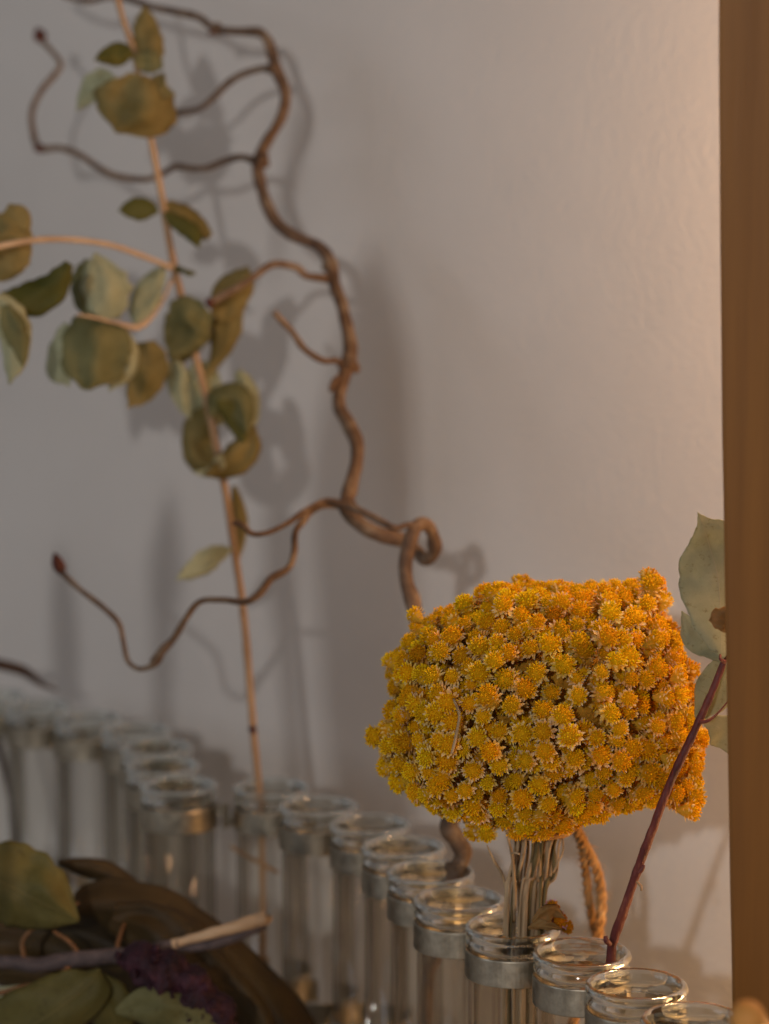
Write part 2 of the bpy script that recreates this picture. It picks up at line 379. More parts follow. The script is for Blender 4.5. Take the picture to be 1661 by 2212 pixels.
inner = [(ri * math.cos(t_), -L + 0.010 - ri * math.sin(t_)) for t_ in np.linspace(PI / 2 - 0.02, 0.1, 10)] + [(ri, -L + 0.012), (ri, -0.00535)]
v, f = lathe(outer + inner, 72); tube_me = mesh('tube_body', v, f); tube_me.materials.append(m_thin)
tube_labels = {
 -1: ('clear glass tube mostly hidden behind the wooden post at bottom right', ),
 0: ('clear empty glass tube cut off by the bottom edge beside the wooden post', ),
 1: ('clear empty glass tube just left of the cut off corner tube', ),
 2: ('clear glass tube holding the dark red stemmed grey green leaf twig', ),
 3: ('clear glass tube holding the stems of the yellow flower bunch', ),
 4: ('empty glass tube touching the left side of the flower bunch tube', ),
 5: ('clear glass tube holding the foot of the twisted brown branch', ),
 6: ('blurred empty glass tube next behind the twisted branch tube', ),
 7: ('blurred empty glass tube second behind the twisted branch tube', ),
 8: ('blurred empty glass tube right of the tube with the orange stem', ),
 9: ('blurred glass tube holding the straight pale orange eucalyptus stem', ),
 10: ('blurred empty glass tube left of the orange stem tube across a dark gap', ),
 11: ('blurred glass tube first behind the tube left of the gap', ),
 12: ('blurred glass tube second behind the tube left of the gap', ),
 13: ('very blurred glass tube in the middle of the far left run', ),
 14: ('very blurred glass tube near the left edge under the red bud', ),
 15: ('very blurred glass tube second from the left picture edge', ),
 16: ('very blurred glass tube at the left picture edge holding a dark twig', ),
}
frame = thing('tube_chain_frame', (T[3].x, T[3].y, 0), 'chain of galvanised metal bands clipped round the glass tubes and hinged together', 'vase frame')
keys = sorted(T)
keys = [k for k in keys if k in tube_labels]
for k in keys:
    c = T[k]
    t_ = thing('glass_tube', c, tube_labels[k][0], 'glass tube', 'glass test tubes linked in a row')
    link('rim', rim_me, None, t_).rotation_euler.z = k * 0.7
    b_ = link('tube_body', tube_me, None, t_)
BH = 0.0062
def band_mesh(start, arc):
    r1, r2 = 0.01035, 0.01085
    v, f = lathe([(r1, -BH / 2), (r2 - 0.0001, -BH / 2), (r2, -BH / 2 + 0.0002), (r2, BH / 2 - 0.0002), (r2 - 0.0001, BH / 2), (r1, BH / 2)], 64, arc, start)
    return v, f
gap = 0.42
for k in keys:
    for z in (-0.0087, -0.0087 - 0.047):
        g0 = PI / 2 + gap / 2 - 0.10 + 0.05 * math.sin(k * 3)
        v, f = band_mesh(g0, 2 * PI - gap)
        # two small spot weld dimples and the inward folded lips at the gap
        parts = [(v, f)]
        for s, a0 in ((1, g0), (-1, g0 - gap)):
            d = Vector((math.cos(a0), math.sin(a0), 0)); tn = Vector((-d.y, d.x, 0))
            bv, bf = box(0, 0, 0, 1, 1, 1)
            parts.append(([d * (0.0113 + 0.0012 * q.x) + tn * 0.0005 * q.y + Vector((0, 0, q.z * BH * 0.96)) for q in bv], bf))
        v, f = join(parts)
        v = [q + T[k] + Vector((0, 0, z)) for q in v]
        o = link('band', mesh('band', rel(v, frame), f, False), m_metal, frame)
for a_, b_ in zip(keys[:-1], keys[1:]):
    A, B = T[a_], T[b_]; M_ = (A + B) / 2; d = (B - A).normalized(); sp = (B - A).length
    for z in (-0.0087, -0.0087 - 0.047):
        v, f = sweep([M_ + Vector((0, 0, z - BH * 0.56)), M_ + Vector((0, 0, z + BH * 0.56))], [0.00105, 0.00105], 16)
        parts = [(v, f)]
        half = sp / 2 - 0.0107
        for s in (-1, 1):
            bv, bf = box(0, 0, 0, 1, 1, 1); tn = Vector((-d.y, d.x, 0))
            zz = z + s * BH * 0.24
            parts.append(([M_ + d * s * (half / 2 + q.x * half) + tn * q.y * 0.0007 + Vector((0, 0, zz + q.z * BH * 0.44)) for q in bv], bf))
        v, f = join(parts)
        link('hinge', mesh('hinge', rel(v, frame), f, False), m_metal, frame)

# ------------------------------------------------------------------ yellow everlasting flower bunch
FZ = 0.588
FC = P(1168, 1528, FZ)
bunch = thing('dried_flower_bunch', (T[3].x, T[3].y, 0.01), 'round bunch of dried yellow everlasting flowers standing in a glass tube', 'dried flowers')
RX = RM @ Vector((1, 0, 0)); UY = RM @ Vector((0, 1, 0)); FW = RM @ Vector((0, 0, -1))
outl = [(1522, 1600), (1512, 1680), (1492, 1742), (1440, 1720), (1375, 1728), (1290, 1752), (1215, 1790), (1150, 1806), (1090, 1782), (1010, 1776), (950, 1748),
        (900, 1728), (850, 1690), (826, 1660), (804, 1608), (830, 1560), (838, 1500), (836, 1430), (878, 1378), (905, 1350), (960, 1330), (1010, 1292), (1052, 1268), (1110, 1254),
        (1200, 1262), (1290, 1272), (1345, 1264), (1392, 1264), (1420, 1300), (1442, 1345), (1466, 1400), (1486, 1450), (1496, 1520)]
ang = np.array([math.atan2(1528 - y, x - 1168) for x, y in outl]); rad = np.array([math.hypot(x - 1168, 1528 - y) for x, y in outl]) - 14
o_ = np.argsort(ang); ang = ang[o_]; rad = rad[o_]
ang = np.concatenate([[ang[-1] - 2 * PI], ang, [ang[0] + 2 * PI]]); rad = np.concatenate([[rad[-1]], rad, [rad[0]]])
DEP = 0.0375
def surf(d):                     # d: unit vector in (right, up, toward camera)
    th = math.atan2(d[1], d[0]); rho = PX(float(np.interp(th, ang, rad)), FZ)
    pl = math.hypot(d[0], d[1])
    r = 1.0 / math.pow((pl / rho) ** 2.0 + (abs(d[2]) / DEP) ** 2.0, 1 / 2.0)
    lump = noise.noise(Vector(d) * 2.6 + Vector((3, 1, 7)))
    r *= 1 + 0.14 * lump * (0.25 + 0.75 * abs(d[2])) + 0.075 * noise.noise(Vector(d) * 6.5) * abs(d[2])
    return r
def wpos(d, r): return FC + RX * (d[0] * r) + UY * (d[1] * r) - FW * (d[2] * r)

def floret_geo(seed, op):
    """one floret of radius ~1 about local +z: domed disc of tiny tips and a ruff of pointed bracts; returns V, F, C"""
    r_ = random.Random(seed); V, Fc, C = [], [], []
    tone = r_.random()
    yc = np.array([0.88, 0.52 + 0.09 * tone, 0.006 + 0.006 * tone]) * (0.82 + 0.3 * r_.random())
    oc = np.array([0.88, 0.41 + 0.09 * tone, 0.003]) * (0.85 + 0.25 * r_.random())
    bc = np.array([0.90, 0.74, 0.36]) * (0.85 + 0.25 * r_.random())
    bb = np.array([0.86, 0.53, 0.05])
    # involucre cup
    ns = 12
    prof = [(0.14, -0.95), (0.38, -0.62), (0.60, -0.2), (0.66, 0.12), (0.62, 0.34), (0.45, 0.52), (0.22, 0.62)]
    base = 0
    for i, (r, z) in enumerate(prof):
        for k in range(ns):
            a = 2 * PI * k / ns + i * 0.2
            V.append((r * math.cos(a), r * math.sin(a), z)); C.append(bb * 0.8 if i < 3 else oc * 0.8)
    for i in range(len(prof) - 1):
        for k in range(ns):
            Fc.append((i * ns + k, i * ns + (k + 1) % ns, (i + 1) * ns + (k + 1) % ns, (i + 1) * ns + k))
    V.append((0, 0, 0.64)); C.append(oc); top = len(V) - 1
    for k in range(ns): Fc.append(((len(prof) - 1) * ns + k, (len(prof) - 1) * ns + (k + 1) % ns, top))
    # disc tips
    nt_ = 58
    for i in range(nt_):
        t_ = (i + 0.5) / nt_; ph = i * 2.399963 + r_.uniform(-.25, .25)
        pol = math.acos(1 - t_ * 0.92) * 0.98
        d = Vector((math.sin(pol) * math.cos(ph), math.sin(pol) * math.sin(ph), math.cos(pol) * 0.85 + 0.12)).normalized()
        c = Vector((d.x * 0.68, d.y * 0.68, 0.10 + d.z * 0.58))
        h = r_.uniform(0.08, 0.24); wd_ = r_.uniform(0.055, 0.085)
        u = d.orthogonal().normalized(); v = d.cross(u)
        b0 = len(V); col = yc if r_.random() < 0.72 else oc
        col = col * r_.uniform(0.85, 1.2)
        for k in range(4):
            a = PI / 2 * k + ph; V.append(tuple(c + (u * math.cos(a) + v * math.sin(a)) * wd_ * 0.8)); C.append(col * 0.75)
        for k in range(4):
            a = PI / 2 * k + ph + 0.4; V.append(tuple(c + d * h + (u * math.cos(a) + v * math.sin(a)) * wd_ * 0.9)); C.append(col)
        V.append(tuple(c + d * (h * 1.35))); C.append(np.minimum(col * 1.15, 0.95))
        for k in range(4):
            k2 = (k + 1) % 4
            Fc.append((b0 + k, b0 + k2, b0 + 4 + k2, b0 + 4 + k)); Fc.append((b0 + 4 + k, b0 + 4 + k2, b0 + 8))
    # bracts: two or three whorls
    for ring, (nb_, z0, ln, lift) in enumerate([(11, 0.08, 0.56, 0.30), (9, -0.10, 0.56, 0.02), (7, -0.35, 0.5, -0.2)]):
        for i in range(nb_):
            if r_.random() < 0.12: continue
            a = 2 * PI * (i + 0.5 * ring) / nb_ + r_.uniform(-.15, .15)
            el = lift * 1.0 + r_.uniform(-.25, .3) - (0.15 - 0.45 * op)
            L_ = ln * r_.uniform(0.75, 1.15); hw = r_.uniform(0.13, 0.19)
            rd = Vector((math.cos(a), math.sin(a), 0)); tn = Vector((-rd.y, rd.x, 0)); d = (rd * math.cos(el) + Vector((0, 0, math.sin(el)))).normalized()
            nn = d.cross(tn)
            s = rd * 0.50 + Vector((0, 0, z0 * 1.0))
            b0 = len(V)
            tipc = np.array([0.92, 0.86, 0.60]) * r_.uniform(0.85, 1.05)
            for w_, l_, h_, cc in ((-0.6, 0, 0, bb), (0.6, 0, 0, bb), (-1, 0.48, 0.03, bc * 0.55 + bb * 0.45), (0, 0.5, -0.04, bc * 0.55 + bb * 0.45), (1, 0.48, 0.03, bc * 0.55 + bb * 0.45), (0, 1.0, 0.06, tipc)):
                V.append(tuple(s + tn * w_ * hw + d * l_ * L_ - nn * h_ * -1)); C.append(cc)
            Fc += [(b0, b0 + 1, b0 + 4, b0 + 3), (b0, b0 + 3, b0 + 2), (b0 + 2, b0 + 3, b0 + 5), (b0 + 3, b0 + 4, b0 + 5)]
    return np.array(V), Fc, np.array(C)
variants = [floret_geo(s, (s % 5) / 4.0) for s in range(16)]

cand = []
for layer, (n_, sc_, md) in enumerate([(8000, 1.0, 0.00415), (5200, 0.90, 0.0046), (3500, 0.80, 0.0052)]):
    pts = []
    for i in range(n_):
        z = rng.uniform(-1, 1); a = rng.uniform(0, 2 * PI); s = math.sqrt(1 - z * z); d = (s * math.cos(a), s * math.sin(a), z)
        r = surf(d) * (sc_ + rng.uniform(-0.035, 0.03))
        p_ = wpos(d, r)
        if all((p_ - q_[0]).length > md for q_ in pts): pts.append((p_, d, layer))
    cand += pts
# loose sprigs standing off the head
for (x, y, z, s) in [(1482, 1702, .575, 1), (1500, 1722, .572, 1), (1462, 1738, .577, 1), (1490, 1750, .57, 1), (1420, 1258, .58, 1), (1400, 1250, .583, 1), (1418, 1278, .582, 1), (1408, 1268, .579, 1), (1432, 1300, .580, 1), (1030, 1790, .585, 1), (1052, 1800, .582, 1), (898, 1330, .585, 1), (812, 1590, .585, 1), (1388, 1720, .575, 1), (972, 1608, .5525, 1), (1215, 1548, .5515, 1)]:
    p_ = P(x, y, z); d = Vector((p_ - FC).dot(k_) for k_ in (RX, UY, -FW)); d.normalize(); cand.append((p_, tuple(d), 0))
fl = []
for p_, d, layer in cand:
    nrm = (RX * d[0] + UY * d[1] - FW * d[2]).normalized()
    j = Vector(rng.normal(0, 0.30, 3)); up = Vector((0, 0, 0.22))
    nrm = (nrm + j + up).normalized()
    size = 0.00272 * rng.uniform(0.76, 1.2) * (1.0 if layer == 0 else 0.95)
    vis = (-FW).dot((p_ - FC).normalized()) + (0.3 if layer == 0 else -1.0)
    fl.append((p_, nrm, size, vis * size, int(rng.integers(0, len(variants)))))
fl.sort(key=lambda q_: -q_[3])
def place(fq):
    p_, nrm, size, _, vi = fq
    V, Fc, C = variants[vi]
    u = nrm.orthogonal().normalized(); v = nrm.cross(u)
    a = rng.uniform(0, 2 * PI); u, v = u * math.cos(a) + v * math.sin(a), v * math.cos(a) - u * math.sin(a)
    M3 = np.array([u, v, nrm]).T * size * np.array([rng.uniform(.92, 1.1), 1, rng.uniform(.85, 1.15)])
    Wv = V @ M3.T
    tint = np.array([1, rng.uniform(0.88, 1.04), rng.uniform(0.6, 1.2)]) * rng.uniform(0.84, 1.08)
    if rng.random() < 0.018: tint = tint * np.array([0.7, 0.55, 0.6])
    return Wv, Fc, np.clip(C * tint, 0, 0.93), p_
def mk(name, V, Fc, C, loc, parent):
    me = bpy.data.meshes.new(name); me.from_pydata(V.tolist(), [], Fc); me.update()
    ca = me.color_attributes.new('Col', 'FLOAT_COLOR', 'POINT')
    ca.data.foreach_set('color', np.concatenate([C, np.ones((len(C), 1))], 1).astype(np.float32).ravel())
    o = link(name, me, m_flor, parent); o.location = loc; return o
for q_ in fl[:100]:
    Wv, Fc, C, p_ = place(q_); mk('floret', Wv, Fc, C, p_ - bunch.location, bunch)
VV, FF, CC, off = [], [], [], 0
for q_ in fl[100:]:
    Wv, Fc, C, p_ = place(q_)
    VV.append(Wv + np.array(p_ - bunch.location)); FF += [tuple(i + off for i in t_) for t_ in Fc]; CC.append(C); off += len(Wv)
o = mk('florets', np.concatenate(VV), FF, np.concatenate(CC), (0, 0, 0), bunch); o['kind'] = 'stuff'
# branching stalks inside the head
V, Fc = [], []
nu, nv = 56, 30
for j in range(nv + 1):
    for i in range(nu):
        th = PI * j / nv; ph = 2 * PI * i / nu
        d = Vector((math.sin(th) * math.cos(ph), math.sin(th) * math.sin(ph), math.cos(th)))
        r = surf(tuple(d)) * (0.74 + 0.12 * noise.noise(d * 9)); V.append(wpos(d, r))
for j in range(nv):
    for i in range(nu): Fc.append((j * nu + i, j * nu + (i + 1) % nu, (j + 1) * nu + (i + 1) % nu, (j + 1) * nu + i))
link('stalk_mass', mesh('stalk_mass', rel(V, bunch), Fc), m_core, bunch)
# stems
def in_tube(k, dx, dy, z):       # point inside tube k
    return Vector((T[k].x + dx, T[k].y + dy, z))
rs = random.Random(5)
for i in range(26):
    fx = (i + 0.5) / 26
    xt = 1112 + 100 * fx + rs.uniform(-5, 5); xb = 1092 + 92 * fx + rs.uniform(-8, 8)
    zt = FZ + rs.uniform(-0.006, 0.006); zb = depth_of(T[3].y) + rs.uniform(-0.0045, 0.0045)
    r_ = rs.uniform(2.2, 5.2)
    top = P(xt + (xt - 1162) * 2.2, 1690, zt + rs.uniform(-.02, .02)); xt += rs.uniform(-6, 6); a_ = P(xt, 1800, zt); m1 = P((xt + xb) / 2 + rs.uniform(-6, 6), 1890, (zt + zb) / 2); b_ = P(xb, 1975, zb)
    dx = b_.x - T[3].x; dy = b_.y - T[3].y; k_ = min(1, 0.0070 / max(1e-6, math.hypot(dx, dy)))
    b_ = Vector((T[3].x + dx * k_, T[3].y + dy * k_, b_.z))
    c_ = in_tube(3, dx * k_ * 0.8 + rs.uniform(-.001, .001), dy * k_ * 0.8, 0.045 + rs.uniform(-.01, .01)); d_ = in_tube(3, dx * k_ * .6, dy * k_ * .6, 0.012)
    path = [Vector(q_) for q_ in catmull([tuple(top), tuple(a_), tuple(m1), tuple(b_), tuple(c_), tuple(d_)], 10)]
    rr = [PX(r_, FZ) * (1 - 0.15 * math.sin(j * 0.7 + i)) for j in range(len(path))]
    V, Fc = sweep(path, rr, 10, 0.14, 1500, i * 3.1)
    link('stem', mesh('stem', rel(V, bunch), Fc), m_dry_stem if i % 4 else m_olive_stem, bunch)
# thin stray stalks
for pts in ([(1018, 1790, .590, 2.2), (1030, 1830, .592, 2.4), (1040, 1870, .594, 2.6), (1044, 1920, .595, 2.6), (1075, 1985, .596, 3)] if False else
            [(1090, 1785, .58, 2.6), (1098, 1815, .58, 2.6), (1106, 1850, .582, 3.4), (1112, 1930, .585, 4), (1108, 1990, .59, 4)],
            [(1052, 1826, .585, 1.2), (1066, 1858, .587, 3.2), (1085, 1890, .59, 3.4), (1094, 1935, .59, 3), (1096, 1990, .59, 3)],
            [(1214, 1800, .583, 2.4), (1216, 1835, .583, 2.4), (1206, 1862, .584, 2.4), (1195, 1885, .585, 2.4)],
            [(950 + 26, 1628, .549, 3), (985, 1590, .550, 3.4), (992, 1545, .551, 3), (980, 1510, .555, 3)],
            [(1104, 1845, .580, 2.5), (1112, 1842, .578, 2.5), (1122, 1845, .577, 2.5)]):
    pxtube('stray_stalk', pts, m_dry_stem, bunch, 8, 8, 0.2, 800)
# wilted floret and dry calyx at the tube mouth
for (x, y, z, s, n3) in [(1190, 1962, .578, 1.0, (.5, -.6, .5)), (1205, 1988, .576, 1.1, (.6, -.7, .1)), (1178, 1985, .575, .9, (0, -.9, .2)), (1222, 2003, .578, .9, (.8, -.4, 0))]:
    fq = (P(x, y, z), Vector(n3).normalized(), 0.0022 * s, 0, 3); Wv, Fc, C, p_ = place(fq)
    mk('wilted_floret', Wv, Fc, np.clip(C * np.array([.62, .46, 1.2]), 0, 1), p_ - bunch.location, bunch)

# ------------------------------------------------------------------ leaves
def leaf(name, mid, prof, m, parent, cup=0.15, wave=0.05, seed=0.0, tear=0.0, nrow=26, ncol=12, skew=0.0, thick=0.00022):
    """mid: (x, y, Z) along the midrib; prof: (left, right) half widths in picture units at equal steps"""
    M_ = catmull(mid, max(2, nrow // (len(mid) - 1))); n = len(M_)
    Pf = catmull(prof, max(2, (n - 1) // (len(prof) - 1) + 1))
    V, Fc, UV = [], [], []
    for i in range(n):
        t_ = i / (n - 1); pi = Pf[min(len(Pf) - 1, int(round(t_ * (len(Pf) - 1))))]
        a = M_[max(i - 1, 0)]; b = M_[min(i + 1, n - 1)]; dx, dy = b[0] - a[0], b[1] - a[1]
        L_ = math.hypot(dx, dy) or 1; nx, ny = -dy / L_, dx / L_
        Z = M_[i][2]
        for j in range(ncol + 1):
            u = -1 + 2 * j / ncol
            w_ = pi[0] if u < 0 else pi[1]; w_ = max(w_, 0.4)
            ww = w_ * (1 + tear * noise.noise(Vector((t_ * 9 + seed, u * 2, seed)))) if abs(u) > 0.6 else w_
            x = M_[i][0] + nx * u * ww; y = M_[i][1] + ny * u * ww
            s = w_ / F * Z
            dz = cup * s * u * u + wave * s * 2 * noise.noise(Vector((t_ * 3.0 + seed, u * 1.4, seed * 2))) + skew * s * u
            V.append(P(x, y, Z + dz)); UV.append((u, t_))
    nc = ncol + 1
    for i in range(n - 1):
        for j in range(ncol): Fc.append((i * nc + j, i * nc + j + 1, (i + 1) * nc + j + 1, (i + 1) * nc + j))
    me = mesh(name, rel(V, parent), Fc)
    uvl = me.uv_layers.new(name='UVMap')
    for lp in me.loops: uvl.data[lp.index].uv = UV[lp.vertex_index]
    o = link(name, me, m, parent)
    sd = o.modifiers.new('thick', 'SOLIDIFY'); sd.thickness = thick
    return o

# eucalyptus-like twig with red stem (front right)
red = thing('leafy_twig', (T[2].x, T[2].y, 0.012), 'dark red twig with large grey green leaves leaning right behind the post', 'dried twig')
za = depth_of(T[2].y)
tw = [(1322, 2042, za + .002, 10.5), (1345, 1975, za - .001, 10.3), (1372, 1895, za - .004, 9.8), (1410, 1790, za - .008, 9.5), (1450, 1685, za - .011, 9), (1490, 1600, za - .013, 8.6), (1527, 1520, za - .014, 8.2),
      (1556, 1450, za - .014, 7.5), (1578, 1380, za - .014, 7), (1604, 1290, za - .013, 6), (1630, 1180, za - .012, 4.5)]
path, rr = pxpath(tw, 14)
low = [in_tube(2, 0.0052, 0.002, RIMZ - 0.02), in_tube(2, 0.001, 0.000, 0.05), in_tube(2, -0.004, -0.002, 0.012)]
path = [Vector(q_) for q_ in catmull([tuple(q_) for q_ in low[::-1]] + [tuple(path[0])], 10)][:-1] + path
rr = [rr[0]] * (len(path) - len(rr)) + rr
for i in range(len(rr)):
    d = min(abs((path[i] - P(x, y, za)).length) for x, y in ((1316, 2035), (1450, 1690), (1380, 1885)))
    if d < 0.018:
        e = math.exp(-min((path[i] - P(x, y, path[i].y)).length for x, y in ((1320, 2032), (1448, 1690), (1376, 1885))) ** 2 / (2 * 0.0009 ** 2)); rr[i] *= 1 + 0.28 * e
V, Fc = sweep(path, rr, 20, 0.22, 420, 2.0)
link('stem', mesh('stem', rel(V, red), Fc), m_red_stem, red)
pxtube('side_bud', [(1378, 1886, .560, 5), (1386, 1878, .560, 6), (1390, 1868, .560, 4)], m_red_stem, red, 10, 6)
pxtube('side_bud', [(1376, 1905, .558, 3), (1384, 1914, .557, 3.2), (1385, 1924, .557, 2.4)], m_orange_stem, red, 8, 6)
pxtube('side_bud', [(1318, 2040, .566, 5), (1310, 2032, .565, 6), (1308, 2022, .565, 4)], m_red_stem, red, 10, 6)
pxtube('petiole', [(1512, 1560, .551, 5), (1532, 1556, .550, 3.5), (1553, 1538, .551, 2.2), (1572, 1515, .552, 1.8), (1590, 1490, .553, 1.5)], m_red_stem, red, 8, 6)
pxtube('petiole', [(1566, 1430, .552, 4.5), (1556, 1424, .551, 3.2), (1556, 1414, .552, 2.4)], m_red_stem, red, 8, 6)
leaf('leaf', [(1559, 1425, .552), (1556, 1330, .556), (1551, 1250, .558), (1536, 1190, .557), (1524, 1150, .555), (1507, 1107, .553)],
     [(2, 3), (36, 38), (62, 40), (74, 62), (84, 72), (86, 78), (78, 80), (70, 78), (58, 66), (42, 58), (24, 46), (9, 16), (0.5, 0.5)], m_grey_leaf, red, cup=0.22, wave=0.10, seed=1.3, tear=0.10, nrow=60, ncol=26)
leaf('leaf', [(1558, 1428, .5545), (1535, 1400, .5565), (1508, 1375, .5585), (1488, 1350, .559), (1473, 1320, .559)],
     [(2, 2), (18, 24), (30, 34), (34, 30), (28, 22), (12, 12), (0.5, 0.5)], m_grey_leaf, red, cup=-0.25, wave=0.08, seed=4.1, nrow=36, ncol=16)
leaf('leaf', [(1560, 1432, .557), (1540, 1480, .560), (1524, 1520, .562), (1504, 1562, .563)],
     [(14, 20), (44, 30), (52, 36), (50, 34), (40, 26), (18, 16), (1, 1)], m_grey_leaf, red, cup=0.2, wave=0.08, seed=6.1, nrow=36, ncol=16)
leaf('leaf', [(1516, 1559, .551), (1545, 1568, .554), (1572, 1590, .557), (1596, 1640, .559)],
     [(2, 2), (15, 12), (26, 26), (34, 40), (30, 38), (20, 22), (1, 1)], m_grey_leaf, red, cup=0.2, wave=0.06, seed=8.4, nrow=30, ncol=14)
leaf('leaf', [(1612, 1352, .540), (1592, 1350, .539), (1568, 1338, .538), (1546, 1338, .538), (1532, 1340, .538)],
     [(8, 14), (24, 24), (26, 26), (22, 22), (1, 1)], m_tan_leaf, red, cup=0.12, wave=0.25, seed=3.3, tear=0.25)

leaf('dry_calyx', [(1150, 1992, .572), (1172, 1975, .570), (1196, 1968, .570), (1222, 1985, .571)], [(3, 3), (12, 16), (16, 20), (12, 14), (1, 1)], m_tan_leaf, bunch, .6, .5, 2.2, .4, 20, 10)
leaf('dry_calyx', [(1140, 2004, .573), (1165, 1998, .571), (1190, 2000, .570), (1214, 2008, .571)], [(3, 3), (9, 10), (12, 10), (8, 9), (1, 1)], m_tan_leaf, bunch, .6, .6, 7.2, .5, 20, 10)
# ------------------------------------------------------------------ jute twine behind the bunch
tw_o = thing('twine', P(1300, 1990, .66), 'looped orange brown jute twine hanging behind the yellow flowers', 'twine')
def rope(path_pts, r_px, name):
    cp = catmull(path_pts, 26); pc = [P(q_[0], q_[1], q_[2]) for q_ in cp]
    n = len(pc); parts = []
    Tn = [(pc[min(i + 1, n - 1)] - pc[max(i - 1, 0)]).normalized() for i in range(n)]
    u = Tn[0].orthogonal().normalized(); fr_ = []
    for i in range(n):
        u = (u - Tn[i] * u.dot(Tn[i])).normalized(); fr_.append((u.copy(), Tn[i].cross(u)))
    s = [0]
    for i in range(1, n): s.append(s[-1] + (pc[i] - pc[i - 1]).length)
    R0 = PX(r_px, .62)
    for st in range(3):
        pp = [pc[i] + (fr_[i][0] * math.cos(s[i] / 0.0015 + st * 2.094) + fr_[i][1] * math.sin(s[i] / 0.0015 + st * 2.094)) * R0 * 0.58 for i in range(n)]
        parts.append(sweep(pp, [R0 * 0.53] * n, 10, 0.14, 1600, st * 4.0))
    rf = random.Random(int(r_px * 10))
    for _ in range(int(n * 0.7)):
        i = rf.randrange(2, n - 2); a = rf.uniform(0, 2 * PI); d = (fr_[i][0] * math.cos(a) + fr_[i][1] * math.sin(a))
        e = pc[i] + d * R0 * rf.uniform(1.4, 2.6) + Tn[i] * R0 * rf.uniform(-2.5, 2.5); m_ = pc[i] + d * R0 * 1.3
        parts.append(sweep([pc[i] + d * R0 * 0.7, m_, e], [0.00007, 0.00006, 0.00003], 4))
    V, Fc = join(parts); return link(name, mesh(name, rel(V, tw_o), Fc), m_twine, tw_o)
rope([(1222, 1745, .605), (1238, 1778, .612), (1262, 1825, .622), (1284, 1868, .63), (1297, 1915, .635), (1299, 1960, .636), (1294, 2010, .634), (1280, 2080, .63), (1262, 2140, .628), (1240, 2200, .626), (1228, 2260, .624)], 11, 'strand')
rope([(1232, 1748, .611), (1247, 1795, .618), (1258, 1840, .626), (1265, 1885, .633), (1271, 1940, .638), (1280, 1990, .640), (1291, 2040, .638), (1287, 2075, .634), (1262, 2080, .632), (1246, 2030, .632)], 9.5, 'strand')
ringp = []
for i in range(17):
    a = 2 * PI * i / 16; c_ = P(1164, 1790, FZ); ringp.append(c_ + RX * 0.0072 * math.cos(a) + Vector((0, 1, 0)) * 0.0072 * math.sin(a))
V, Fc = sweep(ringp, [0.0009] * 17, 8, 0.4, 1600); link('strand', mesh('strand', rel(V, tw_o), Fc), m_twine, tw_o)

# ------------------------------------------------------------------ twisted branch (contorted hazel)
zb0 = depth_of(T[5].y)
tb_ = thing('twisted_branch', (T[5].x, T[5].y, 0.012), 'bare twisted brown branch curling up and left from a glass tube', 'branch')
main = [(925, 2105, zb0, 14), (955, 2030, zb0 + .002, 15), (975, 1950, zb0 + .003, 17), (984, 1885, zb0 + .003, 19), (1000, 1845, zb0 + .003, 20), (986, 1812, zb0 + .002, 20), (970, 1785, zb0 + .001, 20), (980, 1745, zb0 + .002, 18), (985, 1690, zb0 + .004, 18),
        (960, 1600, .652, 17), (930, 1480, .655, 17), (908, 1380, .657, 16.5), (895, 1315, .658, 16), (880, 1262, .658, 15.5), (877, 1215, .656, 15.5), (885, 1170, .653, 15.5), (900, 1137, .652, 15), (922, 1136, .655, 15), (936, 1160, .660, 14.5),
        (937, 1192, .665, 14), (920, 1208, .669, 13.5), (900, 1190, .670, 13.5), (872, 1168, .669, 14), (820, 1154, .667, 15), (775, 1130, .667, 15.5), (747, 1098, .668, 15.5), (758, 1050, .669, 15), (770, 1000, .670, 15), (770, 955, .671, 15),
        (752, 915, .672, 15), (733, 880, .673, 14.5), (735, 835, .674, 15), (750, 795, .675, 15.5), (756, 745, .676, 14.5), (744, 680, .677, 13.5), (723, 615, .678, 13.5), (712, 562, .679, 13), (686, 532, .680, 12.5), (630, 507, .681, 12.5), (590, 470, .682, 12.5),
        (566, 410, .683, 12.5), (557, 350, .684, 12.5), (580, 300, .685, 12), (610, 250, .686, 12), (616, 200, .687, 12), (595, 145, .688, 12), (582, 95, .689, 12), (560, 70, .690, 10), (510, 68, .692, 9), (465, 62, .694, 8.5), (430, 38, .696, 8), (385, 26, .699, 8), (330, 16, .702, 7.5), (290, 2, .705, 7), (240, -8, .708, 7), (190, 2, .711, 6.5), (140, -10, .714, 6), (90, -40, .717, 5.5)]
def back(pts):                   # lean the branch away towards the wall as it rises
    return [(x, y, z + 0.060 * max(0, min(1, (1330 - y) / 900)) + 0.03 * max(0, (600 - x) / 500) * (1 if y < 1330 else 1), r) for x, y, z, r in pts]
main = back(main)
path, rr = pxpath(main, 9)
low = [in_tube(5, -0.003, -0.002, 0.012), in_tube(5, -0.0035, -0.001, 0.03)]
path = low + path; rr = [rr[0]] * 2 + rr
rr = [r * (1 + 0.16 * max(0, noise.noise(Vector((i * 0.11, 5, 2)))) ** 0.5) for i, r in enumerate(rr)]
V, Fc = sweep(path, rr, 24, 0.20, 200, 1.0)
link('main_stem', mesh('main_stem', rel(V, tb_), Fc), m_bark, tb_)
